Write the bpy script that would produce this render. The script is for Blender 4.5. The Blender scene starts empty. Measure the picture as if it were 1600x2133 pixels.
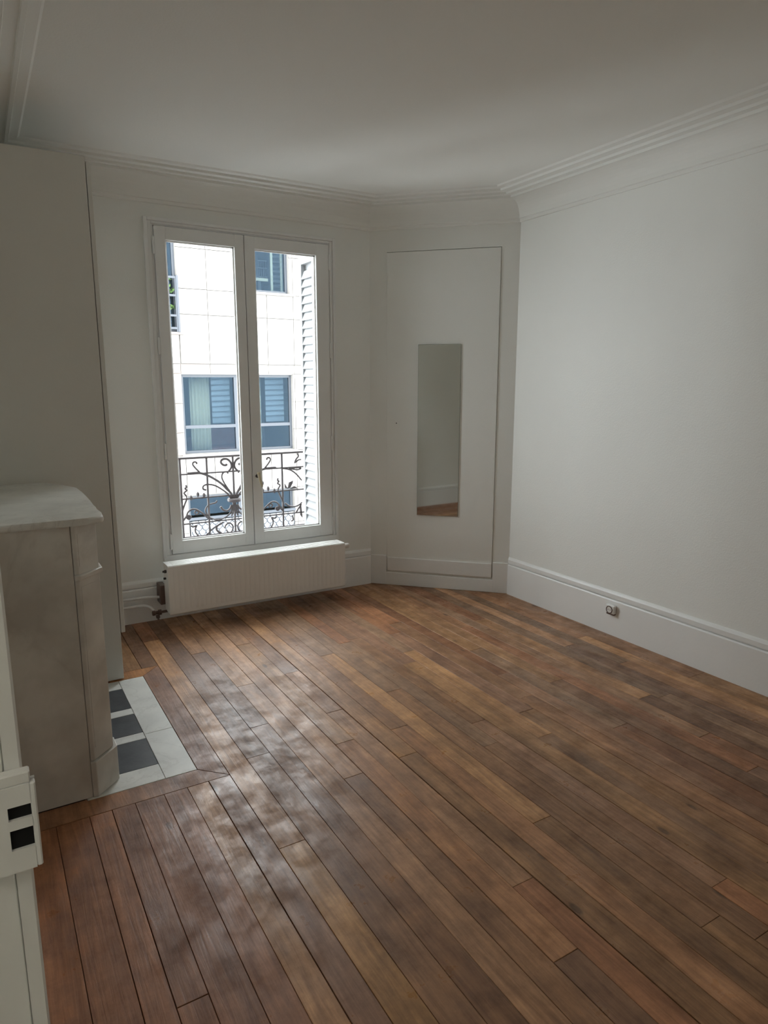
import bpy, bmesh, math, random
from mathutils import Vector, Matrix

# ------------------------------------------------------------------ camera, sky, sun, exposure
sc = bpy.context.scene
C = sc.collection
R = math.radians
cam_d = bpy.data.cameras.new('camera')
cam_d.sensor_fit = 'HORIZONTAL'
cam_d.sensor_width = 36.0
cam_d.lens = 1412.3 / 1600 * 36.0
cam_d.clip_start = 0.02
cam_d.clip_end = 200
cam = bpy.data.objects.new('camera', cam_d)
C.objects.link(cam)
cam.location = (0, 0, 1.5)
cam.rotation_euler = (R(90 - 10.779), 0, R(-30.788))
sc.camera = cam

w = bpy.data.worlds.new('sky')
sc.world = w
w.use_nodes = True
bg = w.node_tree.nodes['Background']
bg.inputs[0].default_value = (0.93, 0.963, 1.0, 1)
bg.inputs[1].default_value = 12.6

sun_d = bpy.data.lights.new('sun', 'SUN')
sun_d.energy = 1.5
sun_d.angle = R(1.0)
sun_d.color = (1.0, 0.95, 0.88)
sun = bpy.data.objects.new('sun', sun_d)
C.objects.link(sun)
sun.rotation_euler = (R(48), 0, R(-14))      # from behind the viewer, on to the facade across the street

port_d = bpy.data.lights.new('window_portal', 'AREA')   # guides sky sampling through the window opening
port_d.shape = 'RECTANGLE'
port_d.size = 1.2
port_d.size_y = 2.06
port_d.cycles.is_portal = True
port = bpy.data.objects.new('window_portal', port_d)
C.objects.link(port)
port.location = (1.57, 4.66, 1.41)
port.rotation_euler = (R(-90), 0, 0)

vs = sc.view_settings
vs.view_transform = 'Standard'
vs.look = 'None'
vs.gamma = 1.0
vs.use_curve_mapping = False
vs.exposure = 0.0
sc.cycles.max_bounces = 10
sc.cycles.diffuse_bounces = 7
sc.cycles.transparent_max_bounces = 10

# ------------------------------------------------------------------ helpers
rnd = random.Random(7)

def tag(o, label=None, cat=None, group=None, kind=None):
    if label: o['label'] = label
    if cat: o['category'] = cat
    if group: o['group'] = group
    if kind: o['kind'] = kind
    return o

def thing(name, label=None, cat=None, loc=(0, 0, 0), group=None, kind=None):
    o = bpy.data.objects.new(name, None)
    o.empty_display_size = 0.1
    C.objects.link(o)
    o.location = loc
    return tag(o, label, cat, group, kind)

def obj(name, bm, mat, parent=None, smooth=False):
    """link a bmesh (world coordinates) as one mesh object; under a parent it keeps its place"""
    bmesh.ops.recalc_face_normals(bm, faces=bm.faces)
    me = bpy.data.meshes.new(name)
    bm.to_mesh(me)
    bm.free()
    if mat: me.materials.append(mat)
    if smooth:
        for p in me.polygons: p.use_smooth = True
    o = bpy.data.objects.new(name, me)
    C.objects.link(o)
    if parent:
        o.parent = parent
        m = Matrix.Identity(4)
        q = parent
        while q:
            m = q.matrix_basis @ m
            q = q.parent
        me.transform(m.inverted())
    return o

def box(bm, x0, x1, y0, y1, z0, z1, bev=0.0, seg=1):
    vs_ = [bm.verts.new((x, y, z)) for x in (x0, x1) for y in (y0, y1) for z in (z0, z1)]
    fs = [bm.faces.new([vs_[i] for i in f]) for f in
          ((0, 1, 3, 2), (4, 6, 7, 5), (0, 4, 5, 1), (2, 3, 7, 6), (0, 2, 6, 4), (1, 5, 7, 3))]
    if bev:
        es = {e for f in fs for e in f.edges}
        bmesh.ops.bevel(bm, geom=list(es), offset=bev, segments=seg, profile=0.5, affect='EDGES')
    return vs_

def bx(name, d, mat, parent=None, bev=0.0, seg=1):
    bm = bmesh.new()
    box(bm, *d, bev=bev, seg=seg)
    return obj(name, bm, mat, parent)

def prism(bm, pts, z0, z1, bev=0.0, seg=1, top_only=False):
    a = [bm.verts.new((x, y, z0)) for x, y in pts]
    b = [bm.verts.new((x, y, z1)) for x, y in pts]
    n = len(pts)
    fs = [bm.faces.new(a[::-1]), bm.faces.new(b)]
    for i in range(n):
        fs.append(bm.faces.new((a[i], a[(i + 1) % n], b[(i + 1) % n], b[i])))
    if bev:
        es = {e for f in (fs[:2] if top_only else fs) for e in f.edges}
        bmesh.ops.bevel(bm, geom=list(es), offset=bev, segments=seg, profile=0.5, affect='EDGES')

def smooth_path(pts, n=5):
    P = [Vector(p) for p in pts]
    closed = (P[0] - P[-1]).length < 1e-6
    out = []
    for i in range(len(P) - 1):
        p1, p2 = P[i], P[i + 1]
        p0 = P[i - 1] if i else (P[-2] if closed else 2 * p1 - p2)
        p3 = P[i + 2] if i + 2 < len(P) else (P[1] if closed else 2 * p2 - p1)
        for k in range(n):
            t = k / n
            out.append(0.5 * ((2 * p1) + (p2 - p0) * t + (2 * p0 - 5 * p1 + 4 * p2 - p3) * t * t
                              + (3 * p1 - p0 - 3 * p2 + p3) * t ** 3))
    out.append(P[-1])
    return out

def tube(bm, pts, r, sides=8, r_end=None):
    P = [Vector(p) for p in pts]
    rings = []
    up = None
    for i, p in enumerate(P):
        d = (P[min(i + 1, len(P) - 1)] - P[max(i - 1, 0)]).normalized()
        if up is None:
            up = Vector((0, 0, 1)) if abs(d.z) < 0.9 else Vector((1, 0, 0))
        up = (up - d * up.dot(d)).normalized()
        sd = d.cross(up)
        rr = r if r_end is None else r + (r_end - r) * i / (len(P) - 1)
        rings.append([bm.verts.new(p + rr * (math.cos(a) * up + math.sin(a) * sd))
                      for a in [2 * math.pi * k / sides for k in range(sides)]])
    for a, b in zip(rings, rings[1:]):
        for k in range(sides):
            bm.faces.new((a[k], a[(k + 1) % sides], b[(k + 1) % sides], b[k]))
    bm.faces.new(rings[0][::-1])
    bm.faces.new(rings[-1])

def lathe(bm, prof, origin, axis, sides=24):
    ax = Vector(axis).normalized()
    u = ax.orthogonal().normalized()
    v = ax.cross(u)
    O = Vector(origin)
    rings = []
    for r, h in prof:
        rings.append([bm.verts.new(O + ax * h + r * (math.cos(a) * u + math.sin(a) * v))
                      for a in [2 * math.pi * k / sides for k in range(sides)]])
    for a, b in zip(rings, rings[1:]):
        for k in range(sides):
            bm.faces.new((a[k], a[(k + 1) % sides], b[(k + 1) % sides], b[k]))
    bm.faces.new(rings[0][::-1])
    bm.faces.new(rings[-1])

# ------------------------------------------------------------------ materials
def mat(name, col, rough=0.5, metal=0.0, bump=0.0, bscale=60.0, var=0.0, vscale=2.0, spec=0.5, col2=None, detail=4.0):
    m = bpy.data.materials.new(name)
    m.use_nodes = True
    nt = m.node_tree
    b = nt.nodes['Principled BSDF']
    b.inputs['Base Color'].default_value = (*col, 1)
    b.inputs['Roughness'].default_value = rough
    b.inputs['Metallic'].default_value = metal
    b.inputs['Specular IOR Level'].default_value = spec
    tc = nt.nodes.new('ShaderNodeTexCoord')
    if var or col2:
        n = nt.nodes.new('ShaderNodeTexNoise')
        n.inputs['Scale'].default_value = vscale
        n.inputs['Detail'].default_value = detail
        nt.links.new(tc.outputs['Object'], n.inputs['Vector'])
        mr = nt.nodes.new('ShaderNodeMapRange')
        mr.inputs['From Min'].default_value = 0.35
        mr.inputs['From Max'].default_value = 0.65
        nt.links.new(n.outputs['Fac'], mr.inputs['Value'])
        mx = nt.nodes.new('ShaderNodeMix')
        mx.data_type = 'RGBA'
        c2 = col2 or tuple(c * (1 - var) for c in col)
        mx.inputs['A'].default_value = (*col, 1)
        mx.inputs['B'].default_value = (*c2, 1)
        nt.links.new(mr.outputs['Result'], mx.inputs['Factor'])
        nt.links.new(mx.outputs['Result'], b.inputs['Base Color'])
    if bump:
        n2 = nt.nodes.new('ShaderNodeTexNoise')
        n2.inputs['Scale'].default_value = bscale
        n2.inputs['Detail'].default_value = 3.0
        nt.links.new(tc.outputs['Object'], n2.inputs['Vector'])
        bp = nt.nodes.new('ShaderNodeBump')
        bp.inputs['Strength'].default_value = bump
        bp.inputs['Distance'].default_value = 0.01
        nt.links.new(n2.outputs['Fac'], bp.inputs['Height'])
        nt.links.new(bp.outputs['Normal'], b.inputs['Normal'])
    return m

def wood_mat():
    m = bpy.data.materials.new('oak_parquet')
    m.use_nodes = True
    nt = m.node_tree
    N, L = nt.nodes.new, nt.links.new
    b = nt.nodes['Principled BSDF']
    tc = N('ShaderNodeTexCoord'); oi = N('ShaderNodeObjectInfo')
    rm = N('ShaderNodeMath'); rm.operation = 'MULTIPLY'; rm.inputs[1].default_value = 60.0
    L(oi.outputs['Random'], rm.inputs[0])
    cb = N('ShaderNodeCombineXYZ')
    for i in range(3): L(rm.outputs[0], cb.inputs[i])
    ad = N('ShaderNodeVectorMath'); ad.operation = 'ADD'
    L(tc.outputs['Object'], ad.inputs[0]); L(cb.outputs[0], ad.inputs[1])
    # long grain
    mp = N('ShaderNodeMapping'); mp.inputs['Scale'].default_value = (55, 3.2, 55)
    L(ad.outputs[0], mp.inputs['Vector'])
    g = N('ShaderNodeTexNoise'); g.inputs['Scale'].default_value = 1.0; g.inputs['Detail'].default_value = 8; g.inputs['Roughness'].default_value = 0.65
    g.inputs['Distortion'].default_value = 0.6
    L(mp.outputs[0], g.inputs['Vector'])
    # blotches, wear
    mp2 = N('ShaderNodeMapping'); mp2.inputs['Scale'].default_value = (9, 3.2, 9)
    L(ad.outputs[0], mp2.inputs['Vector'])
    s = N('ShaderNodeTexNoise'); s.inputs['Scale'].default_value = 1.0; s.inputs['Detail'].default_value = 5; s.inputs['Roughness'].default_value = 0.6
    L(mp2.outputs[0], s.inputs['Vector'])
    # grain multiplies the colour of the plank
    r1 = N('ShaderNodeValToRGB')
    r1.color_ramp.elements[0].position = 0.30; r1.color_ramp.elements[0].color = (0.62, 0.55, 0.50, 1)
    r1.color_ramp.elements[1].position = 0.66; r1.color_ramp.elements[1].color = (1.12, 1.08, 1.04, 1)
    L(g.outputs['Fac'], r1.inputs['Fac'])
    m1 = N('ShaderNodeMix'); m1.data_type = 'RGBA'; m1.blend_type = 'MULTIPLY'; m1.inputs['Factor'].default_value = 1.0
    L(oi.outputs['Color'], m1.inputs['A']); L(r1.outputs['Color'], m1.inputs['B'])
    r2 = N('ShaderNodeValToRGB')
    r2.color_ramp.elements[0].position = 0.28; r2.color_ramp.elements[0].color = (0.50, 0.46, 0.44, 1)
    r2.color_ramp.elements[1].position = 0.60; r2.color_ramp.elements[1].color = (1.08, 1.05, 1.0, 1)
    L(s.outputs['Fac'], r2.inputs['Fac'])
    m2 = N('ShaderNodeMix'); m2.data_type = 'RGBA'; m2.blend_type = 'MULTIPLY'; m2.inputs['Factor'].default_value = 0.85
    L(m1.outputs['Result'], m2.inputs['A']); L(r2.outputs['Color'], m2.inputs['B'])
    # sparse dark knots
    vo = N('ShaderNodeTexVoronoi'); vo.inputs['Scale'].default_value = 1.0
    mp3 = N('ShaderNodeMapping'); mp3.inputs['Scale'].default_value = (6.0, 2.6, 6.0)
    L(ad.outputs[0], mp3.inputs['Vector']); L(mp3.outputs[0], vo.inputs['Vector'])
    kn = N('ShaderNodeMapRange'); kn.inputs['From Min'].default_value = 0.03; kn.inputs['From Max'].default_value = 0.085
    L(vo.outputs['Distance'], kn.inputs['Value'])
    m3 = N('ShaderNodeMix'); m3.data_type = 'RGBA'; m3.blend_type = 'MIX'
    m3.inputs['A'].default_value = (0.035, 0.022, 0.015, 1)
    kf = N('ShaderNodeMath'); kf.operation = 'MAXIMUM'; kf.inputs[1].default_value = 0.45
    L(kn.outputs['Result'], kf.inputs[0])
    L(kf.outputs[0], m3.inputs['Factor']); L(m2.outputs['Result'], m3.inputs['B'])
    # patches of worn varnish run across the planks
    wn = N('ShaderNodeTexNoise'); wn.inputs['Scale'].default_value = 8.0; wn.inputs['Detail'].default_value = 7; wn.inputs['Roughness'].default_value = 0.72
    L(tc.outputs['Object'], wn.inputs['Vector'])
    wr = N('ShaderNodeValToRGB')
    wr.color_ramp.elements[0].position = 0.36; wr.color_ramp.elements[0].color = (0.66, 0.62, 0.58, 1)
    wr.color_ramp.elements[1].position = 0.64; wr.color_ramp.elements[1].color = (1.14, 1.13, 1.12, 1)
    L(wn.outputs['Fac'], wr.inputs['Fac'])
    m4 = N('ShaderNodeMix'); m4.data_type = 'RGBA'; m4.blend_type = 'MULTIPLY'; m4.inputs['Factor'].default_value = 0.75
    L(m3.outputs['Result'], m4.inputs['A']); L(wr.outputs['Color'], m4.inputs['B'])
    L(m4.outputs['Result'], b.inputs['Base Color'])
    rr = N('ShaderNodeMapRange'); rr.inputs['From Min'].default_value = 0.36; rr.inputs['From Max'].default_value = 0.64
    rr.inputs['To Min'].default_value = ROUGH_HI; rr.inputs['To Max'].default_value = ROUGH_LO
    L(wn.outputs['Fac'], rr.inputs['Value']); L(rr.outputs['Result'], b.inputs['Roughness'])
    b.inputs['Specular IOR Level'].default_value = 0.5
    bp = N('ShaderNodeBump'); bp.inputs['Strength'].default_value = 0.25; bp.inputs['Distance'].default_value = 0.004
    L(g.outputs['Fac'], bp.inputs['Height']); L(bp.outputs['Normal'], b.inputs['Normal'])
    return m

def add_veins(m, vein, scale=3.0, width=0.022, amount=0.6):
    # thin branching veins where a distorted noise crosses its middle value
    nt = m.node_tree; N, L = nt.nodes.new, nt.links.new
    b = nt.nodes['Principled BSDF']
    src = b.inputs['Base Color'].links[0].from_socket
    tc = N('ShaderNodeTexCoord'); n = N('ShaderNodeTexNoise')
    mp = N('ShaderNodeMapping'); mp.inputs['Rotation'].default_value = (0.5, 0.3, 0.7); mp.inputs['Scale'].default_value = (1.6, 1.6, 0.8)
    L(tc.outputs['Object'], mp.inputs['Vector']); L(mp.outputs[0], n.inputs['Vector'])
    n.inputs['Scale'].default_value = scale; n.inputs['Detail'].default_value = 9; n.inputs['Roughness'].default_value = 0.6; n.inputs['Distortion'].default_value = 0.5
    def mth(op, x, y=None):
        q = N('ShaderNodeMath'); q.operation = op
        L(x, q.inputs[0])
        if y is not None: q.inputs[1].default_value = y
        return q.outputs[0]
    d = mth('ABSOLUTE', mth('SUBTRACT', n.outputs['Fac'], 0.5))
    r = N('ShaderNodeMapRange'); r.inputs['From Min'].default_value = 0.0; r.inputs['From Max'].default_value = width
    r.inputs['To Min'].default_value = amount; r.inputs['To Max'].default_value = 0.0
    L(d, r.inputs['Value'])
    x = N('ShaderNodeMix'); x.data_type = 'RGBA'
    L(r.outputs['Result'], x.inputs['Factor']); L(src, x.inputs['A']); x.inputs['B'].default_value = (*vein, 1)
    L(x.outputs['Result'], b.inputs['Base Color'])

def glass_mat(name, tint=(0.97, 0.985, 0.98), refl=1.45, gl=(1, 1, 1), rough=0.0, base=0.0):
    m = bpy.data.materials.new(name)
    m.use_nodes = True
    nt = m.node_tree
    nt.nodes.clear()
    N, L = nt.nodes.new, nt.links.new
    o = N('ShaderNodeOutputMaterial'); t = N('ShaderNodeBsdfTransparent'); g = N('ShaderNodeBsdfGlossy')
    t.inputs[0].default_value = (*tint, 1); g.inputs[0].default_value = (*gl, 1); g.inputs['Roughness'].default_value = rough
    # Schlick's reflectance, the same for both faces of the pane
    f0 = ((refl - 1) / (refl + 1)) ** 2 + base
    ge = N('ShaderNodeNewGeometry'); dt = N('ShaderNodeVectorMath'); dt.operation = 'DOT_PRODUCT'
    L(ge.outputs['Incoming'], dt.inputs[0]); L(ge.outputs['Normal'], dt.inputs[1])
    def mth(op, x, y=None):
        n_ = N('ShaderNodeMath'); n_.operation = op
        for i_, v_ in enumerate((x, y)):
            if v_ is None: continue
            if isinstance(v_, (int, float)): n_.inputs[i_].default_value = v_
            else: L(v_, n_.inputs[i_])
        return n_.outputs[0]
    c5 = mth('POWER', mth('SUBTRACT', 1.0, mth('ABSOLUTE', dt.outputs['Value'])), 5.0)
    fr = mth('ADD', mth('MULTIPLY', c5, 1 - f0), f0)
    mx = N('ShaderNodeMixShader')
    L(fr, mx.inputs[0])
    L(t.outputs[0], mx.inputs[1]); L(g.outputs[0], mx.inputs[2]); L(mx.outputs[0], o.inputs[0])
    return m

ROUGH_LO, ROUGH_HI = 0.27, 0.62
M = dict(
    wall=mat('white_wall_paint', (0.855, 0.862, 0.828), 0.6, bump=0.10, bscale=130, var=0.03, vscale=1.3),
    ceiling=mat('white_ceiling_paint', (0.85, 0.855, 0.82), 0.8, bump=0.06, bscale=110),
    gloss=mat('white_gloss_paint', (0.87, 0.875, 0.86), 0.38, bump=0.08, bscale=40, var=0.03, vscale=3),
    closet=mat('closet_white_paint', (0.79, 0.785, 0.735), 0.5, bump=0.04, bscale=60, var=0.04, vscale=2),
    frame=mat('window_white_paint', (0.86, 0.865, 0.85), 0.4, bump=0.06, bscale=50, var=0.04, vscale=4),
    radiator=mat('radiator_enamel', (0.84, 0.835, 0.805), 0.4, bump=0.05, bscale=140),
    wood=wood_mat(),
    subfloor=mat('dark_subfloor', (0.012, 0.008, 0.006), 0.9),
    marble=mat('grey_white_marble', (0.77, 0.755, 0.70), 0.33, col2=(0.57, 0.55, 0.50), vscale=5.5, detail=9, bump=0.03, bscale=25),
    marble_w=mat('white_hearth_marble', (0.84, 0.84, 0.79), 0.42, col2=(0.72, 0.72, 0.68), vscale=7, detail=7, bump=0.04, bscale=30),
    tile=mat('black_hearth_tile', (0.028, 0.032, 0.038), 0.42, col2=(0.055, 0.06, 0.066), vscale=14, detail=8, bump=0.05, bscale=60),
    black=mat('black_void', (0.004, 0.004, 0.004), 0.9),
    soot=mat('sooty_iron', (0.03, 0.028, 0.026), 0.6, bump=0.1),
    iron=mat('painted_iron', (0.050, 0.040, 0.042), 0.45, bump=0.1, bscale=200),
    brass=mat('aged_ivory_handle', (0.62, 0.56, 0.40), 0.35),
    brown=mat('brown_bakelite', (0.12, 0.075, 0.06), 0.4),
    dark=mat('dark_metal', (0.06, 0.05, 0.045), 0.5, metal=0.4),
    white_pl=mat('white_plastic', (0.78, 0.76, 0.72), 0.35),
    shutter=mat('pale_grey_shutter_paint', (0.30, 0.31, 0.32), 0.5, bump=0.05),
    stone=mat('pale_limestone_cladding', (0.195, 0.182, 0.168), 0.75, bump=0.08, bscale=40, var=0.06, vscale=1.5),
    stone2=mat('pink_shaded_limestone', (0.165, 0.138, 0.122), 0.75, bump=0.08, bscale=40, var=0.06, vscale=1.5),  # pinkish facade shading put into a darker copy of the stone
    mortar=mat('hearth_mortar', (0.30, 0.28, 0.25), 0.9),
    joint=mat('facade_joint', (0.06, 0.05, 0.045), 0.9),
    asphalt=mat('street_asphalt', (0.16, 0.16, 0.165), 0.9, bump=0.2, bscale=30, var=0.2, vscale=1),
    alu=mat('slate_blue_window_frame', (0.030, 0.036, 0.046), 0.4),
    glass=glass_mat('window_glass'),
    fglass=glass_mat('facade_glass', tint=(0.58, 0.62, 0.63), gl=(0.24, 0.36, 0.50), base=0.0),
    refl_blue=mat('blue_reflection_wall', (0.27, 0.32, 0.38), 0.8),  # blue stands in for the sky reflected in the facade windows
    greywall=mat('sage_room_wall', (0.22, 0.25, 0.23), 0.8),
    curtain=mat('pale_cream_curtain', (0.50, 0.48, 0.38), 0.9),
    red=mat('brick_red_fabric', (0.35, 0.12, 0.10), 0.9),
    leaf=mat('green_leaf', (0.07, 0.14, 0.03), 0.6, var=0.4, vscale=20),
    terracotta=mat('terracotta', (0.16, 0.07, 0.04), 0.8),
    mirror=mat('mirror_silver', (0.80, 0.84, 0.81), 0.03, metal=1.0),
    mirror_edge=mat('mirror_edge', (0.22, 0.27, 0.25), 0.3),
)

add_veins(M['marble'], (0.42, 0.39, 0.34), 2.0, 0.035, 0.20)
add_veins(M['marble_w'], (0.50, 0.49, 0.45), 3.0, 0.016, 0.30)

# ------------------------------------------------------------------ the room shell
XL, YB, ZC = -0.01, -1.3, 2.69
PA, PB, PC, PD, PE = (XL, YB), (3.19, YB), (3.19, 3.597), (2.469, 4.341), (XL, 4.341)
POLY = [PA, PB, PC, PD, PE]
YW = 4.341            # inner face of the window wall
YO = 4.64             # its outer face
OX0, OX1, OZ0, OZ1 = 0.965, 2.175, 0.375, 2.45     # the window opening

def struct(name, bm, m, parent=None):
    o = obj(name, bm, m, parent)
    if not parent: tag(o, kind='structure')
    return o

bm = bmesh.new()
box(bm, -0.21, OX0, YW, YO, -0.3, 3.1)
box(bm, OX1, 3.7, YW, YO, -0.3, 3.1)
box(bm, OX0, OX1, YW, YO, -0.3, OZ0)
box(bm, OX0, OX1, YW, YO, OZ1, 3.1)
struct('wall_window', bm, M['wall'])

struct('wall_right', (lambda b: (box(b, 3.19, 3.4, YB - 0.2, YW, -0.3, 3.1), b)[1])(bmesh.new()), M['wall'])
struct('wall_back', (lambda b: (box(b, -0.21, 3.19, YB - 0.2, YB, -0.3, 3.1), b)[1])(bmesh.new()), M['wall'])

DY0, DY1, DZ = -0.14, 0.752, 2.08      # the doorway in the left wall, where the viewer stands
bm = bmesh.new()
box(bm, -0.21, XL, YB, DY0, -0.3, 3.1)
box(bm, -0.21, XL, DY1, YW, -0.3, 3.1)
box(bm, -0.21, XL, DY0, DY1, DZ, 3.1)
struct('wall_left', bm, M['wall'])

# oblique wall with a shallow recess for the cupboard door
ov = (Vector(PD) - Vector(PC)).normalized()              # along the wall, from the right corner
on = Vector((-ov.y, ov.x))                               # into the room
if on.dot(Vector((1, 1))) > 0: on = -on
OL = (Vector(PD) - Vector(PC)).length
def ob_pt(s, d, z):
    p = Vector(PC) + ov * s + on * d
    return (p.x, p.y, z)
def obox(bm, s0, s1, d0, d1, z0, z1, bev=0.0, seg=1):
    vv = box(bm, s0, s1, d0, d1, z0, z1)
    if bev:
        es = {e for v in vv for e in v.link_edges}
        r = bmesh.ops.bevel(bm, geom=list(es), offset=bev, segments=seg, profile=0.5, affect='EDGES')
    return vv
def to_oblique(bm):
    for v in bm.verts: v.co = ob_pt(v.co.x, v.co.y, v.co.z)
    return bm
S0, S1, SZ0, SZ1 = 0.1192, 0.9096, 0.1045, 2.391
bm = bmesh.new()
obox(bm, -0.06, S0, -0.16, 0, -0.3, 3.1)
obox(bm, S1, OL + 0.06, -0.16, 0, -0.3, 3.1)
obox(bm, S0, S1, -0.16, 0, -0.3, SZ0)
obox(bm, S0, S1, -0.16, 0, SZ1, 3.1)
obox(bm, S0, S1, -0.16, -0.03, SZ0, SZ1)
struct('wall_oblique', to_oblique(bm), M['wall'])

bm = bmesh.new(); box(bm, -0.21, 3.4, YB - 0.2, YO, ZC, 3.15)
struct('ceiling', bm, M['ceiling'])

# mouldings run along the walls
def inset(i, d):
    n = len(POLY)
    p0, p1, p2 = Vector(POLY[i - 1]), Vector(POLY[i]), Vector(POLY[(i + 1) % n])
    a = (p1 - p0).normalized(); b = (p2 - p1).normalized()
    na, nb = Vector((-a.y, a.x)), Vector((-b.y, b.x))
    bis = (na + nb).normalized()
    return p1 + bis * (d / bis.dot(na))
def run(name, i, prof, m, cut0=None, cut1=None):
    """sweep (distance from wall, height) along wall i -> i+1, mitred, or cut square at a point"""
    bm = bmesh.new()
    j = (i + 1) % len(POLY)
    d = (Vector(POLY[j]) - Vector(POLY[i])).normalized()
    nn = Vector((-d.y, d.x))
    A = [bm.verts.new((*(inset(i, q) if cut0 is None else Vector(cut0) + nn * q), z)) for q, z in prof]
    B = [bm.verts.new((*(inset(j, q) if cut1 is None else Vector(cut1) + nn * q), z)) for q, z in prof]
    n = len(prof)
    for k in range(n):
        bm.faces.new((A[k], A[(k + 1) % n], B[(k + 1) % n], B[k]))
    bm.faces.new(A[::-1]); bm.faces.new(B)
    return struct(name, bm, m)
cov = [(0.024 + 0.108 * (1 - math.cos(t)), 2.560 + 0.100 * math.sin(t)) for t in [math.pi / 2 * k / 8 for k in range(9)]]
CORN = [(0, 2.535), (0.012, 2.535), (0.016, 2.542), (0.016, 2.552), (0.024, 2.556)] + cov + \
       [(0.134, 2.654), (0.148, 2.654), (0.150, 2.668), (0.186, 2.670), (0.190, 2.662), (0.204, 2.662), (0.208, 2.674),
        (0.252, 2.676), (0.256, 2.668), (0.272, 2.668), (0.276, 2.680), (0.312, 2.682), (0.322, 2.69), (0.322, 2.70), (0, 2.70)]
for k, nm in enumerate(('trim_1', 'trim_2', 'trim_3', 'trim_4', 'trim_5')):
    run(nm, k, CORN, M['ceiling'])
BASE = [(0, 0), (0.017, 0), (0.017, 0.214), (0.013, 0.221), (0.001, 0.2225), (0.001, 0.2275), (0.013, 0.229), (0.014, 0.255),
        (0.008, 0.266), (0.003, 0.272), (0, 0.272)]
run('baseboard_back', 0, BASE, M['gloss'])
run('baseboard_right', 1, BASE, M['gloss'])
run('baseboard_window', 3, BASE, M['gloss'], cut1=(0.56, YW))
run('baseboard_left', 4, [(q, z * 0.85) for q, z in BASE], M['gloss'], cut0=(XL, 2.47), cut1=(XL, 0.85))
# the oblique wall has a plainer skirting that passes below the cupboard door
bm = bmesh.new()
obox(bm, 0.004, S0 - 0.004, 0, 0.013, 0, 0.226, 0.003)
obox(bm, S1 + 0.002, OL - 0.004, 0, 0.013, 0, 0.226, 0.003)
obox(bm, 0.004, OL - 0.004, 0, 0.012, 0, 0.096, 0.003)
struct('baseboard_oblique', to_oblique(bm), M['gloss'])

# ------------------------------------------------------------------ parquet, plank by plank
bm = bmesh.new(); box(bm, -0.21, 3.4, YB - 0.2, YO - 0.05, -0.2, -0.021)
floor = struct('floor', bm, M['subfloor'])
PAL = [(0.235, 0.130, 0.072), (0.205, 0.118, 0.068), (0.270, 0.158, 0.085), (0.185, 0.108, 0.068), (0.225, 0.112, 0.060),
       (0.250, 0.150, 0.090), (0.170, 0.100, 0.066), (0.290, 0.170, 0.088), (0.210, 0.135, 0.088), (0.200, 0.100, 0.055)]
def plank(pts, col, z=0.0):
    bm = bmesh.new()
    prism(bm, pts, -0.021, z, bev=0.0008, seg=1, top_only=True)
    o = obj('plank', bm, M['wood'], floor)
    o.color = (col[0] * FLOOR_GAIN, col[1] * FLOOR_GAIN * 1.0, col[2] * FLOOR_GAIN * 0.98, 1)
    return o
FLOOR_GAIN = 1.9
def tone(c, k): return tuple(x * k for x in c)
cols = [-0.012, 0.10, 0.206, 0.282, 0.360, 0.464, 0.549, 0.630, 0.715, 0.809, 0.908, 0.994, 1.082, 1.169, 1.258, 1.345, 1.434]
while cols[-1] < 3.10: cols.append(cols[-1] + rnd.choice((0.078, 0.085, 0.088, 0.09, 0.094)))
cols[-1] = 3.20
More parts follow.
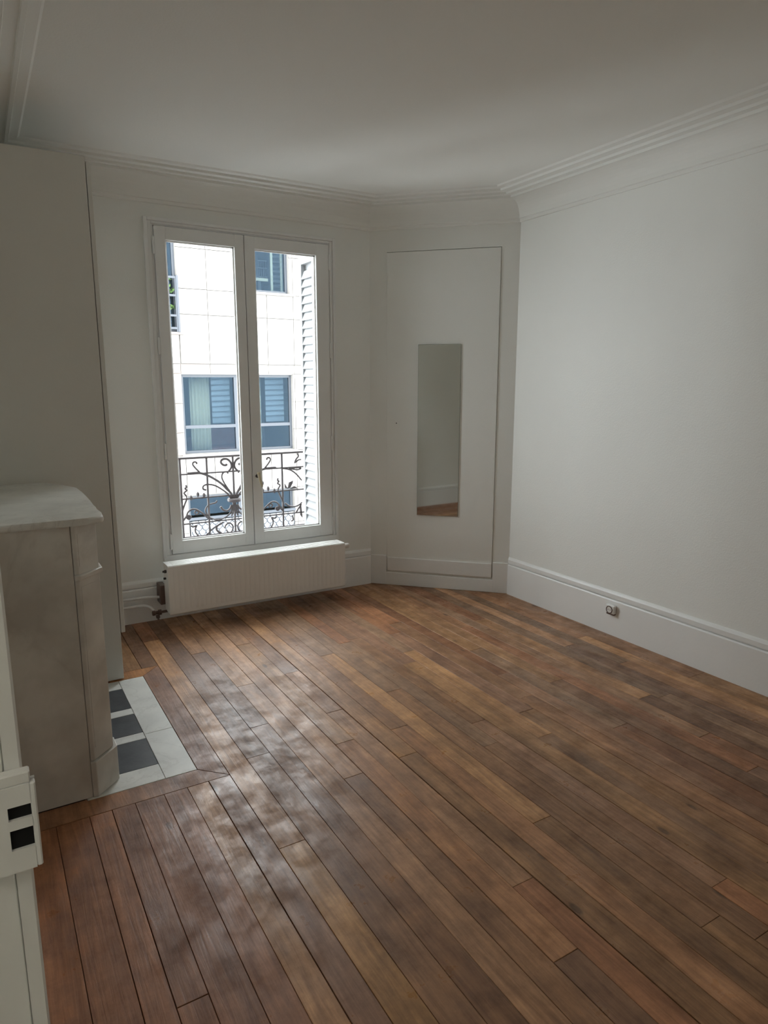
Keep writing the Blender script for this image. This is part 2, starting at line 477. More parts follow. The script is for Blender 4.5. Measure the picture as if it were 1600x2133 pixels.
# butt joints one can see in the photograph (x, y on the floor)
JOINTS = [(0.768, 1.874), (0.947, 2.681), (0.856, 2.449), (1.125, 2.12), (0.956, 3.643), (1.219, 3.637), (1.821, 3.383), (2.083, 3.337), (1.343, 3.131), (1.284, 2.631), (2.339, 2.883), (2.251, 2.547), (2.159, 2.285), (2.861, 2.655), (2.325, 1.858), (2.61, 1.614), (2.541, 1.353), (1.573, 1.546), (1.657, 0.962), (1.249, 1.088), (1.296, 1.351), (0.312, 1.462), (1.979, 3.056)]
def oblique_y(x):
    return YW if x < PD[0] else PD[1] + (x - PD[0]) * (PC[1] - PD[1]) / (PC[0] - PD[0])
def plank_end(x0, x1):
    a, b = oblique_y(x0), oblique_y(x1)
    return a + 0.06, b + 0.06
for c in range(len(cols) - 1):
    x0, x1 = cols[c], cols[c + 1]
    gap = rnd.choice((0.0003, 0.0004, 0.0007, 0.0012, 0.0017))
    gr = gap if abs(x1 - 1.345) > 0.01 else 0.0035
    js = sorted(y for (x, y) in JOINTS if x0 <= x < x1)
    y_lo, y_hi = YB, 9.0
    ranges = [(y_lo, None)]
    if x1 <= 0.72:                                   # planks stop at the border round the hearth
        ranges = [(y_lo, 2.372)]
        if x0 > 0.45: ranges.append((3.588, None))
    for (r0, r1) in ranges:
        end = (r1, r1) if r1 else plank_end(x0, x1)
        cuts = [r0]
        lim = min(end)
        seen = [j for j in js if r0 + 0.15 < j < lim - 0.1]
        while True:
            nxt = [j for j in seen if j > cuts[-1] + 0.12]
            step = rnd.uniform(1.1, 2.3)
            if nxt and nxt[0] - cuts[-1] < 2.1:
                cuts.append(nxt[0])
            elif nxt:
                cuts.append(cuts[-1] + (nxt[0] - cuts[-1]) * 0.5)
            elif cuts[-1] + step < (1.0 if r1 else lim - 0.3):
                cuts.append(cuts[-1] + step)
            else:
                break
        for k in range(len(cuts)):
            a = cuts[k] + (0.0009 if k else 0)
            if k + 1 < len(cuts):
                b0 = b1 = cuts[k + 1] - 0.0009
            else:
                b0, b1 = end
            col = tone(PAL[rnd.randrange(len(PAL))], rnd.uniform(0.74, 1.24))
            if c == 8 and abs(b0 - 1.873) < 0.01: col = (0.30, 0.175, 0.078)
            if x0 < 0.45 and a < 2.3: col = tone((0.205, 0.096, 0.048), rnd.uniform(0.8, 1.1))
            plank([(x0 + gap, a), (x1 - gr, a), (x1 - gr, b1), (x0 + gap, b0)], col, z=rnd.uniform(-0.0008, 0.0004))
# the mitred border round the hearth
g = 0.0012
plank([(-0.012, 2.374), (0.713, 2.374), (0.616, 2.473), (0.213, 2.473), (0.213, 2.4848), (-0.012, 2.4848)], (0.20, 0.105, 0.058))
plank([(0.7135, 2.377), (0.7135, 3.586), (0.6175, 3.489), (0.6175, 2.475)], (0.185, 0.105, 0.072))
plank([(0.615, 3.4885), (0.712, 3.5855), (0.45, 3.5855), (0.45, 3.4885)], (0.26, 0.13, 0.055))

# ------------------------------------------------------------------ the french window
win = thing('window_1', loc=(1.55, YW, OZ0), kind='structure')
bm = bmesh.new()                                        # moulded architrave on the wall
for (x0, x1, z0, z1) in ((0.940, 0.962, 0.40, 2.457), (2.170, 2.192, 0.40, 2.457), (0.962, 2.170, 2.437, 2.457)):
    box(bm, x0, x1, YW - 0.022, YW, z0, z1, 0.004, 2)
for (x0, x1, z0, z1) in ((0.962, 0.984, 0.40, 2.437), (2.150, 2.170, 0.40, 2.437), (0.984, 2.150, 2.421, 2.437)):
    box(bm, x0, x1, YW - 0.012, YW + 0.02, z0, z1, 0.003, 2)
obj('architrave', bm, M['frame'], win)
bm = bmesh.new()                                        # fixed frame set in the wall
box(bm, OX0, 0.996, YW - 0.004, YW + 0.07, OZ0, OZ1)
box(bm, 2.142, OX1, YW - 0.004, YW + 0.07, OZ0, OZ1)
box(bm, 0.996, 2.142, YW - 0.004, YW + 0.07, 2.416, OZ1)
box(bm, 0.940, 2.192, YW - 0.020, YW + 0.07, OZ0 + 0.002, 0.414, 0.003, 1)
# rebates the casements close against
box(bm, 0.996, 1.010, YW + 0.034, YW + 0.07, 0.414, 2.416); box(bm, 2.128, 2.142, YW + 0.034, YW + 0.07, 0.414, 2.416)
box(bm, 1.010, 2.128, YW + 0.034, YW + 0.07, 2.402, 2.416); box(bm, 1.010, 2.128, YW + 0.034, YW + 0.07, 0.414, 0.428)
obj('fixed_frame', bm, M['frame'], win)
def casement(x0, x1, gx0, gx1):
    z0, z1, g0, g1 = 0.4185, 2.4115, 0.500, 2.336
    y0, y1 = YW - 0.018, YW + 0.030
    bm = bmesh.new()
    box(bm, x0, gx0, y0, y1, z0, z1, 0.003, 1)
    box(bm, gx1, x1, y0, y1, z0, z1, 0.003, 1)
    box(bm, gx0 - 0.002, gx1 + 0.002, y0 + 0.001, y1 - 0.001, z0 + 0.001, g0, 0.002, 1)
    box(bm, gx0 - 0.002, gx1 + 0.002, y0 + 0.001, y1 - 0.001, g1, z1 - 0.001, 0.002, 1)
    c = obj('casement', bm, M['frame'], win)
    bx('glass_pane', (gx0 - 0.008, gx1 + 0.008, YW + 0.012, YW + 0.016, g0 - 0.008, g1 + 0.008), M['glass'], c)
    bm = bmesh.new()                                    # glazing bead
    for (a, b, p, q) in ((gx0, gx0 + 0.008, g0, g1), (gx1 - 0.008, gx1, g0, g1), (gx0, gx1, g0, g0 + 0.008), (gx0, gx1, g1 - 0.008, g1)):
        box(bm, a, b, YW + 0.002, YW + 0.011, p, q)
    obj('glazing_bead', bm, M['frame'], c)
    return c
cL = casement(0.9985, 1.5480, 1.065, 1.486)
cR = casement(1.5520, 2.1395, 1.620, 2.046)
bx('meeting_strip', (1.528, 1.572, YW + 0.031, YW + 0.042, 0.44, 2.40), M['frame'], cR, 0.002)
for c, x in ((cL, 0.992), (cR, 2.146)):
    for z in (2.30, 1.72, 1.08, 0.50):
        bm = bmesh.new()
        lathe(bm, [(0.003, -0.052), (0.0075, -0.046), (0.0075, 0.046), (0.003, 0.052)], (x, YW - 0.016, z), (0, 0, 1), 10)
        obj('hinge', bm, M['frame'], c, True)
# handle on the meeting stile
h = obj('handle', (lambda b: (lathe(b, [(0.012, 0), (0.012, 0.004), (0.009, 0.008), (0.007, 0.03), (0.004, 0.033)], (1.583, YW - 0.018, 0.885), (0, -1, 0), 16), b)[1])(bmesh.new()), M['dark'], cR, True)
bm = bmesh.new()
tube(bm, smooth_path([(1.583, YW - 0.050, 0.915), (1.586, YW - 0.053, 0.885), (1.594, YW - 0.052, 0.85), (1.604, YW - 0.048, 0.815)], 4), 0.012, 10, 0.008)
obj('handle_lever', bm, M['brass'], cR, True)
# stone sill outside
bx('outer_sill', (OX0, OX1, YW + 0.07, YO + 0.14, OZ0 + 0.002, 0.402), M['shutter'], win, 0.004)

# ------------------------------------------------------------------ louvred shutter folded into the reveal
sh = thing('louvred_shutter', 'white louvred wooden shutter folded into the reveal outside the window', 'shutter', (2.10, 4.57, 0.41))
SX0, SX1, SY0, SY1, SZa, SZb = 2.056, 2.086, 4.385, 4.628, 0.412, 2.385
bm = bmesh.new()
box(bm, SX0, SX1, SY0, SY0 + 0.035, SZa, SZb, 0.003)
box(bm, SX0, SX1, SY1 - 0.035, SY1, SZa, SZb, 0.003)
box(bm, SX0, SX1, SY0 + 0.035, SY1 - 0.035, SZa, SZa + 0.07)
box(bm, SX0, SX1, SY0 + 0.035, SY1 - 0.035, SZb - 0.07, SZb)
obj('frame', bm, M['shutter'], sh)
z = SZa + 0.095
while z < SZb - 0.09:
    bm = bmesh.new()
    vv = box(bm, -0.0295, 0.0295, SY0 + 0.033, SY1 - 0.033, -0.0045, 0.0045)
    rot = Matrix.Rotation(R(-70), 4, 'Y')
    for v in bm.verts:
        v.co = rot @ v.co
        v.co += Vector(((SX0 + SX1) / 2, 0, z))
    obj('slat', bm, M['shutter'], sh)
    z += 0.056

# the second leaf of the folded stack
bx('back_leaf', (2.092, 2.120, SY0, SY1, SZa, SZb), M['shutter'], sh, 0.003)

# ------------------------------------------------------------------ wrought iron railing outside the window
rail = thing('balcony_railing', 'ornate wrought iron window railing with plant-like scrolls', 'railing', (1.548, 4.72, 0.402))
RY, RCX = 4.72, 1.548
SCROLL = [
     [(-0.24, 0.883), (-0.267, 0.913), (-0.286, 0.94), (-0.283, 0.955), (-0.268, 0.959), (-0.257, 0.95), (-0.263, 0.945)] ,
     [(-0.328, 0.882), (-0.246, 0.88), (-0.193, 0.861), (-0.146, 0.835), (-0.089, 0.792), (-0.052, 0.75), (-0.023, 0.718), (-0.012, 0.671)] ,
     [(-0.202, 0.755), (-0.221, 0.763), (-0.223, 0.779), (-0.21, 0.791), (-0.18, 0.794), (-0.136, 0.782), (-0.091, 0.753), (-0.059, 0.727), (-0.034, 0.699), (-0.019, 0.665)] ,
     [(-0.037, 0.863), (-0.046, 0.873), (-0.066, 0.874), (-0.081, 0.859), (-0.084, 0.834), (-0.069, 0.797), (-0.045, 0.756), (-0.023, 0.721), (-0.009, 0.69)] ,
     [(-0.044, 0.931), (-0.051, 0.923), (-0.07, 0.926), (-0.086, 0.943), (-0.082, 0.959), (-0.062, 0.968), (-0.036, 0.963), (-0.017, 0.942), (-0.011, 0.916), (-0.019, 0.894), (-0.033, 0.879)] ,
     [(-0.342, 0.801), (-0.339, 0.785), (-0.349, 0.777), (-0.338, 0.763), (-0.357, 0.746), (-0.343, 0.725), (-0.34, 0.71)] ,
     [(-0.128, 0.674), (-0.135, 0.659), (-0.161, 0.654), (-0.188, 0.647), (-0.208, 0.626), (-0.213, 0.601), (-0.198, 0.57), (-0.173, 0.548), (-0.134, 0.534), (-0.088, 0.539), (-0.047, 0.561), (-0.025, 0.592), (-0.017, 0.631)] ,
     [(-0.104, 0.626), (-0.085, 0.601), (-0.059, 0.592), (-0.035, 0.606), (-0.024, 0.632)] ,
     [(-0.378, 0.546), (-0.351, 0.579), (-0.337, 0.609), (-0.31, 0.626), (-0.279, 0.623), (-0.248, 0.601), (-0.217, 0.572), (-0.196, 0.547)] ,
     [(-0.291, 0.602), (-0.276, 0.615), (-0.262, 0.599), (-0.278, 0.586), (-0.291, 0.602)] ,
     [(-0.344, 0.588), (-0.333, 0.567), (-0.314, 0.575)] ,
     [(-0.323, 0.511), (-0.308, 0.5), (-0.282, 0.507), (-0.292, 0.485), (-0.291, 0.459), (-0.27, 0.43), (-0.238, 0.423), (-0.205, 0.439), (-0.164, 0.474), (-0.123, 0.496), (-0.086, 0.513)] ,
     [(-0.081, 0.465), (-0.07, 0.487), (-0.046, 0.501), (-0.023, 0.485), (-0.019, 0.455), (-0.036, 0.43), (-0.059, 0.436), (-0.066, 0.453)] ,
     [(-0.106, 0.433), (-0.129, 0.447), (-0.141, 0.468), (-0.13, 0.49), (-0.099, 0.503)] ,
     [(-0.027, 0.702), (-0.01, 0.657), (-0.01, 0.604), (-0.024, 0.549)] ,
     [(-0.041, 0.703), (-0.018, 0.674), (-0.001, 0.663)] ,
]
OUTER = [
     [(0.376, 0.874), (0.439, 0.858), (0.49, 0.823), (0.533, 0.772)] ,
     [(0.432, 0.87), (0.513, 0.87), (0.528, 0.862), (0.498, 0.855), (0.439, 0.867)] ,
     [(0.505, 0.978), (0.511, 0.955), (0.493, 0.936), (0.481, 0.909), (0.511, 0.928), (0.533, 0.93)] ,
     [(0.395, 0.607), (0.424, 0.584), (0.468, 0.574), (0.505, 0.583), (0.532, 0.602)] ,
     [(0.318, 0.573), (0.333, 0.585), (0.347, 0.57), (0.332, 0.558), (0.318, 0.573)] ,
     [(0.478, 0.523), (0.501, 0.555), (0.528, 0.588)] ,
     [(0.337, 0.708), (0.354, 0.673), (0.371, 0.63), (0.384, 0.594)] ,
     [(0.451, 0.508), (0.456, 0.472), (0.439, 0.463)] ,
]
LEAF = [
     [(0.417, 0.717), (0.428, 0.763), (0.462, 0.775), (0.457, 0.755), (0.439, 0.724)] ,
     [(0.431, 0.716), (0.469, 0.733), (0.505, 0.71)] ,
     [(0.393, 0.758), (0.417, 0.717), (0.395, 0.723)] ,
     [(0.512, 0.561), (0.524, 0.581), (0.533, 0.482), (0.515, 0.505)] ,
]

for zz in (0.988, 0.876, 0.703, 0.525, 0.428):
    big = zz > 0.95
    bx('rail', (OX0 - 0.03, OX1 + 0.03, RY - (0.012 if big else 0.006), RY + (0.012 if big else 0.006), zz - (0.007 if big else 0.005), zz + (0.007 if big else 0.005)), M['iron'], rail, 0.002)
for d in (-0.565, -0.376, -0.190, 0.0, 0.190, 0.376, 0.565):
    bx('bar', (RCX + d - 0.0065, RCX + d + 0.0065, RY - 0.0065, RY + 0.0065, 0.405, 0.985), M['iron'], rail, 0.0015)
def scroll(pts, r, name='scroll'):
    for s in (-1, 1):
        bm = bmesh.new()
        P = smooth_path([(RCX + s * x, RY, zz) for x, zz in pts], 5)
        tube(bm, P, r, 7, r * 0.85)
        obj(name, bm, M['iron'], rail, True)
for k, p in enumerate(SCROLL): scroll(p, (0.0062, 0.0085, 0.0065)[k % 3] if k != 1 else 0.009)
for p in OUTER: scroll(p, 0.0065)
for p in LEAF:
    for s in (-1, 1):
        bm = bmesh.new()
        a = [bm.verts.new((RCX + s * x, RY - 0.006, zz)) for x, zz in p]
        b = [bm.verts.new((RCX + s * x, RY + 0.006, zz)) for x, zz in p]
        n = len(p)
        bm.faces.new(a); bm.faces.new(b[::-1])
        for i in range(n): bm.faces.new((a[i], a[(i + 1) % n], b[(i + 1) % n], b[i]))
        obj('leaf', bm, M['iron'], rail)
for s in (-1, 1):                                            # buds on the third rail and knobs
    for d, zz in ((0.262, 0.733), (0.219, 0.722), (0.31, 0.712)):
        bm = bmesh.new()
        lathe(bm, [(0.002, -0.02), (0.009, -0.008), (0.012, 0.004), (0.006, 0.014), (0.001, 0.02)], (RCX + s * d, RY, zz - 0.004), (0, 0, 1), 9)
        obj('bud', bm, M['iron'], rail, True)
for d in (-0.615, 0.615):                                     # lugs back to the wall
    for zz in (0.988, 0.428): bx('wall_lug', (RCX + d - 0.008, RCX + d + 0.008, YO, RY + 0.012, zz - 0.008, zz + 0.008), M['iron'], rail)
bm = bmesh.new()
lathe(bm, [(0.045, -0.012), (0.050, -0.004), (0.050, 0.004), (0.045, 0.012)], (RCX, RY, 0.668), (0, 0, 1), 14)
obj('collar', bm, M['iron'], rail, True)

# ------------------------------------------------------------------ radiator below the window
rad = thing('radiator', 'wide white ribbed panel radiator with heating pipes below the window', 'radiator', (1.52, 4.2, 0.0))
X0, X1, F0, B0, Z0, Z1 = 0.912, 2.128, 4.105, 4.225, 0.088, 0.402
bm = bmesh.new()
nx = 36
lev = [(Z0, 0.006), (Z0 + 0.006, 0.0), (Z0 + 0.026, 0.0), (Z0 + 0.04, 1), (Z1 - 0.04, 1), (Z1 - 0.026, 0.0), (Z1 - 0.006, 0.0), (Z1, 0.006)]
xs = [(X0, 0), (X0 + 0.018, 0)]
pitch = (X1 - X0 - 0.05) / nx
for i in range(nx):
    a = X0 + 0.025 + i * pitch
    xs += [(a + pitch * 0.10, 0), (a + pitch * 0.32, 1), (a + pitch * 0.68, 1), (a + pitch * 0.90, 0)]
xs += [(X1 - 0.018, 0), (X1, 0)]
grid = []
for (zz, q) in lev:
    row = []
    for (x, rr) in xs:
        dy = -0.0016 * rr if q == 1 else q
        row.append(bm.verts.new((x, F0 + dy, zz)))
    grid.append(row)
for a, b in zip(grid, grid[1:]):
    for i in range(len(a) - 1): bm.faces.new((a[i], a[i + 1], b[i + 1], b[i]))
obj('front_panel', bm, M['radiator'], rad)
bx('back_panel', (X0 + 0.004, X1 - 0.004, B0 - 0.012, B0, Z0 + 0.005, Z1 - 0.012), M['radiator'], rad)
bx('bottom_channel', (X0 + 0.004, X1 - 0.004, F0 + 0.004, F0 + 0.02, Z0 + 0.004, Z1 - 0.01), M['radiator'], rad)
for a, b in ((X0, X0 + 0.005), (X1 - 0.005, X1)):
    bx('side_panel', (a, b, F0 + 0.004, B0, Z0 + 0.004, Z1 - 0.002), M['radiator'], rad, 0.001)
gt = bx('top_grille', (X0, X1, F0 + 0.004, B0, Z1 - 0.004, Z1), M['radiator'], rad, 0.001)
for k in range(9):                                          # slots cut in sections
    x = X0 + 0.03 + k * (X1 - X0 - 0.06) / 9
    for r_ in range(3):
        bx('grille_bar', (x + 0.004, x + (X1 - X0 - 0.06) / 9 - 0.004, F0 + 0.022 + r_ * 0.03, F0 + 0.040 + r_ * 0.03, Z1, Z1 + 0.002), M['radiator'], gt)
bx('wall_bracket', (0.884, 0.924, B0 + 0.004, YW - 0.018, 0.125, 0.250), M['brown'], rad, 0.003)
bx('wall_bracket', (2.02, 2.06, B0 + 0.001, YW - 0.018, 0.125, 0.250), M['brown'], rad, 0.003)
bm = bmesh.new(); tube(bm, [(0.548, 4.295, 0.172), (0.80, 4.295, 0.170), (0.95, 4.240, 0.168)], 0.009, 10)
obj('pipe', bm, M['gloss'], rad, True)
bm = bmesh.new(); tube(bm, smooth_path([(0.548, 4.290, 0.122), (0.70, 4.290, 0.121), (0.79, 4.288, 0.119), (0.83, 4.27, 0.105), (0.845, 4.235, 0.085)], 4), 0.009, 10)
obj('pipe', bm, M['gloss'], rad, True)
bm = bmesh.new()
lathe(bm, [(0.010, -0.030), (0.016, -0.028), (0.016, -0.012), (0.011, -0.010), (0.011, 0.006), (0.017, 0.008), (0.017, 0.026), (0.008, 0.028), (0.008, 0.075)], (0.852, 4.200, 0.090), (1, 0, 0), 12)
obj('shutoff_valve', bm, M['brown'], rad, False)
bm = bmesh.new()
lathe(bm, [(0.012, 0), (0.012, 0.018), (0.006, 0.02), (0.006, 0.03)], (0.852, 4.186, 0.078), (0, -0.6, -0.8), 12)
obj('valve_cap', bm, M['brown'], rad)
bm = bmesh.new()
lathe(bm, [(0.010, 0), (0.010, 0.012), (0.0065, 0.014), (0.0065, 0.022)], (X0, 4.15, 0.36), (-1, 0, 0), 10)
obj('bleed_screw', bm, M['dark'], rad)
bm = bmesh.new()
lathe(bm, [(0.007, 0), (0.007, 0.014)], (X0, 4.17, 0.31), (-1, 0, 0), 10)
obj('bleed_screw', bm, M['dark'], rad)
bm = bmesh.new()
lathe(bm, [(0.009, 0), (0.009, 0.016), (0.014, 0.018), (0.014, 0.026)], (X1, 4.17, 0.362), (1, 0, 0), 12)
v_ = obj('thermostat_valve', bm, M['brown'], rad, False)
bm = bmesh.new()
lathe(bm, [(0.015, 0.026), (0.018, 0.030), (0.018, 0.060), (0.013, 0.066)], (X1, 4.17, 0.362), (1, 0, 0), 16)
obj('knob', bm, M['white_pl'], v_, True)

# ------------------------------------------------------------------ hidden cupboard door and mirror on the oblique wall
d2 = thing('door_1', loc=(*ob_pt(0.5, 0, 0)[:2], 0.1), kind='structure')
bm = bmesh.new()
pl = [(0.1215, SZ1 - 0.004), (0.1215, 0.106), (0.886, 0.106), (0.898, 0.110), (0.906, 0.120), (0.909, 0.134), (0.909, SZ1 - 0.004)]
a = [bm.verts.new((s, -0.028, zz)) for s, zz in pl]
b = [bm.verts.new((s, 0.006, zz)) for s, zz in pl]
n = len(pl)
bm.faces.new(a)
fb = bm.faces.new(b[::-1])
for i in range(n): bm.faces.new((a[i], a[(i + 1) % n], b[(i + 1) % n], b[i]))
bmesh.ops.bevel(bm, geom=list(fb.edges), offset=0.003, segments=2, profile=0.5, affect='EDGES')
obj('door_panel', to_oblique(bm), M['wall'], d2)
bm = bmesh.new(); obox(bm, 0.123, 0.902, 0.006, 0.016, 0.112, 0.216, 0.004, 2)
obj('door_skirting', to_oblique(bm), M['gloss'], d2)
bm = bmesh.new(); lathe(bm, [(0.004, 0), (0.004, 0.001)], ob_pt(0.837, 0.006, 1.214), (on.x, on.y, 0), 8)
obj('nail_hole', bm, M['black'], d2)
mir = thing('wall_mirror', 'tall narrow frameless mirror hung on the white hidden door', 'mirror', ob_pt(0.526, 0.006, 0.55))
def mirror_slab(s0, s1, d0, d1, z0, z1):                       # hangs 2 degrees off the door, its far edge a little proud
    bm = bmesh.new(); obox(bm, s0, s1, d0, d1, z0, z1)
    for v in bm.verts: v.co.y += (v.co.x - 0.376) * math.tan(R(2.0))
    return to_oblique(bm)
obj('mirror_back', mirror_slab(0.376, 0.677, 0.0065, 0.0105, 0.549, 1.764), M['mirror_edge'], mir)
obj('mirror_glass', mirror_slab(0.3775, 0.6755, 0.0105, 0.012, 0.5505, 1.7625), M['mirror'], mir)

# ------------------------------------------------------------------ socket on the right skirting
so = thing('power_socket', 'small old white and brown power socket on the long skirting board', 'socket', (3.173, 2.64, 0.16))
SX = 3.173
bm = bmesh.new(); box(bm, SX - 0.022, SX, 2.612, 2.672, 0.132, 0.192, 0.006, 3); obj('socket_box', bm, M['brown'], so)
bm = bmesh.new(); box(bm, SX - 0.024, SX - 0.002, 2.6105, 2.676, 0.140, 0.1945, 0.007, 3); obj('painted_cover', bm, M['gloss'], so)
bm = bmesh.new()
lathe(bm, [(0.023, 0), (0.023, 0.004), (0.019, 0.004), (0.019, 0.0012)], (SX - 0.024, 2.645, 0.165), (-1, 0, 0), 20)
ring = obj('socket_ring', bm, M['brown'], so)
bm = bmesh.new(); lathe(bm, [(0.0185, 0), (0.0185, 0.0022)], (SX - 0.024, 2.645, 0.165), (-1, 0, 0), 20)
obj('socket_face', bm, M['white_pl'], so)
for dy in (-0.008, 0.008):
    bm = bmesh.new(); lathe(bm, [(0.0026, 0), (0.0026, 0.0005)], (SX - 0.0262, 2.645 + dy, 0.165), (-1, 0, 0), 8)
    obj('pin_hole', bm, M['black'], so)

# ------------------------------------------------------------------ built-in closet beside the window
clo = thing('closet', 'tall plain white built-in closet standing between fireplace and window', 'closet', (0.25, 3.9, 0))
bx('body', (XL + 0.001, 0.519, 3.512, YW - 0.001, 0.004, 2.493), M['closet'], clo, 0.002)
bx('side_panel', (XL + 0.001, 0.524, 3.494, 3.511, 0.006, 2.495), M['closet'], clo, 0.0015)
for y0, y1 in ((3.500, 3.908), (3.911, 4.318)):
    bx('door', (0.528, 0.548, y0, y1, 0.25, 2.475), M['closet'], clo, 0.002)

# ------------------------------------------------------------------ marble fireplace
fp = thing('fireplace', 'grey-white marble fireplace with angled pilasters beside the closet', 'fireplace', (0.16, 2.98, 0))
FC = 2.98
def mirr(pts, s): return pts if s > 0 else [(x, 2 * FC - y) for x, y in pts][::-1]
for s in (1, -1):
    def P(pts, z0, z1, name, bev=0.003, m=M['marble'], par=fp, seg=2):
        bm = bmesh.new(); prism(bm, mirr(pts, s), z0, z1, bev, seg); return obj(name, bm, m, par)
    P([(XL, 2.4862), (0.2352, 2.486), (0.2352, 2.512), (XL, 2.512)], 0.002, 1.0215, 'side_panel', 0.001)
    pil = P([(0.237, 2.490), (0.252, 2.490), (0.328, 2.566), (0.328, 2.635), (0.237, 2.635)], 0.142, 1.0215, 'pilaster')
    # raised fillets of the pilaster faces
    for z0, z1 in ((0.19, 0.800), (0.872, 0.990)):
        P([(0.258, 2.4945), (0.322, 2.5585), (0.3205, 2.5600), (0.2565, 2.4960)], z0, z1, 'pilaster_panel', 0.0, par=pil)
    P([(0.236, 2.482), (0.254, 2.480), (0.341, 2.564), (0.341, 2.640), (0.236, 2.640)], 0.002, 0.140, 'plinth', 0.0025)
    P([(0.236, 2.481), (0.255, 2.480), (0.340, 2.562), (0.340, 2.640), (0.236, 2.640)], 0.826, 0.846, 'ledge', 0.005)
bm = bmesh.new()                                                # frieze with a shallow arch
ya, yb = 2.637, 2 * FC - 2.637
arc = [(ya + (yb - ya) * k / 16, 0.78 + 0.09 * math.sin(math.pi * k / 16) ** 0.6 if 0 < k < 16 else 0.72) for k in range(17)]
out = [(ya, 1.0215)] + arc + [(yb, 1.0215)]
a = [bm.verts.new((0.285, y, zz)) for y, zz in out]
b = [bm.verts.new((0.310, y, zz)) for y, zz in out]
n = len(out)
bm.faces.new(a); bm.faces.new(b[::-1])
for i in range(n): bm.faces.new((a[i], a[(i + 1) % n], b[(i + 1) % n], b[i]))
obj('frieze', bm, M['marble'], fp)
bx('firebox_curtain', (0.20, 0.21, 2.52, 2 * FC - 2.52, 0.004, 1.015), M['soot'], fp)
front = [(0.348, 2.50), (0.350, 2.56), (0.346, 2.63), (0.341, 2.70), (0.348, 2.735), (0.352, 2.85), (0.353, FC)]
front = front + [(x, 2 * FC - y) for x, y in front[:-1]][::-1]
front = [p for p in front if p[1] < 3.27]
pts = [(XL, 2.470), (0.238, 2.470), (0.29, 2.474), (0.325, 2.480), (0.341, 2.488)] + front + [(0.338, 3.29), (0.30, 3.34), (0.27, 3.42), (0.245, 3.488), (XL, 3.488)]
bm = bmesh.new(); prism(bm, pts, 1.022, 1.046, 0.008, 3)
obj('mantel_shelf', bm, M['marble_w'], fp)

# ------------------------------------------------------------------ hearth let into the parquet
he = thing('hearth', 'white marble hearth with three black tiles set into the floor', 'hearth', (0.3, 2.98, -0.02))
bx('mortar_bed', (0.21, 0.6155, 2.4755, 3.4865, -0.0205, -0.004), M['mortar'], he)
def hs(name, x0, x1, y0, y1, m, z=0.0): return bx(name, (x0, x1, y0, y1, -0.018, z), m, he, 0.0012)
hs('marble_slab', 0.4945, 0.6150, 2.4765, 2.8640, M['marble_w'])
hs('marble_slab', 0.4945, 0.6150, 2.8655, 3.4860, M['marble_w'])
hs('marble_slab', 0.2150, 0.4930, 2.4765, 2.5960, M['marble_w'])
hs('marble_slab', 0.2150, 0.4930, 3.3845, 3.4860, M['marble_w'])
hs('marble_slab', 0.2150, 0.4930, 2.8290, 2.8880, M['marble_w'])
hs('marble_slab', 0.2150, 0.4930, 3.0845, 3.1460, M['marble_w'])
for y0, y1 in ((2.5970, 2.8280), (2.8890, 3.0835), (3.1470, 3.3835)):
    hs('black_tile', 0.2150, 0.4930, y0, y1, M['tile'])

# ------------------------------------------------------------------ door jamb with its lock keeper, at the viewer's left
dj = thing('door_2', loc=(-0.1, 0.76, 0), kind='structure')
bx('door_frame', (-0.21, -0.0115, 0.7485, 0.7515, 0.0, DZ), M['gloss'], dj, 0.001)
bm = bmesh.new()
prism(bm, [(-0.0105, 0.7455), (0.0035, 0.7455), (0.0060, 0.7480), (0.0060, 0.830), (-0.0098, 0.830), (-0.0105, 0.752)], 0.0, DZ + 0.05)
obj('architrave', bm, M['gloss'], dj)
KY0, KY1 = 0.731, 0.745
hx0, hx1 = -0.0115, 0.0100
ho = [(1.024, 1.047), (1.058, 1.073)]
kb = bmesh.new()
box(kb, -0.034, 0.0158, KY1 - 0.004, KY1, 0.9985, 1.0955)             # back of the box
box(kb, -0.034, hx0, KY0, KY1 - 0.004, 0.9985, 1.0955)
box(kb, hx1, 0.0158, KY0, KY1 - 0.004, 0.9985, 1.0955, 0.0015, 1)
for z0, z1 in ((0.9985, ho[0][0]), (ho[0][1], ho[1][0]), (ho[1][1], 1.0955)):
    box(kb, hx0, hx1, KY0, KY1 - 0.004, z0, z1)
box(kb, -0.033, 0.0118, KY0 + 0.001, KY1, 1.0955, 1.1085, 0.0015, 1)
kp = obj('lock_keeper', kb, M['gloss'], dj)
for z0, z1 in ho:
    bx('bolt_hole', (hx0 + 0.0001, hx1 - 0.0001, KY0 + 0.004, KY1 - 0.004, z0 + 0.0001, z1 - 0.0001), M['black'], kp)

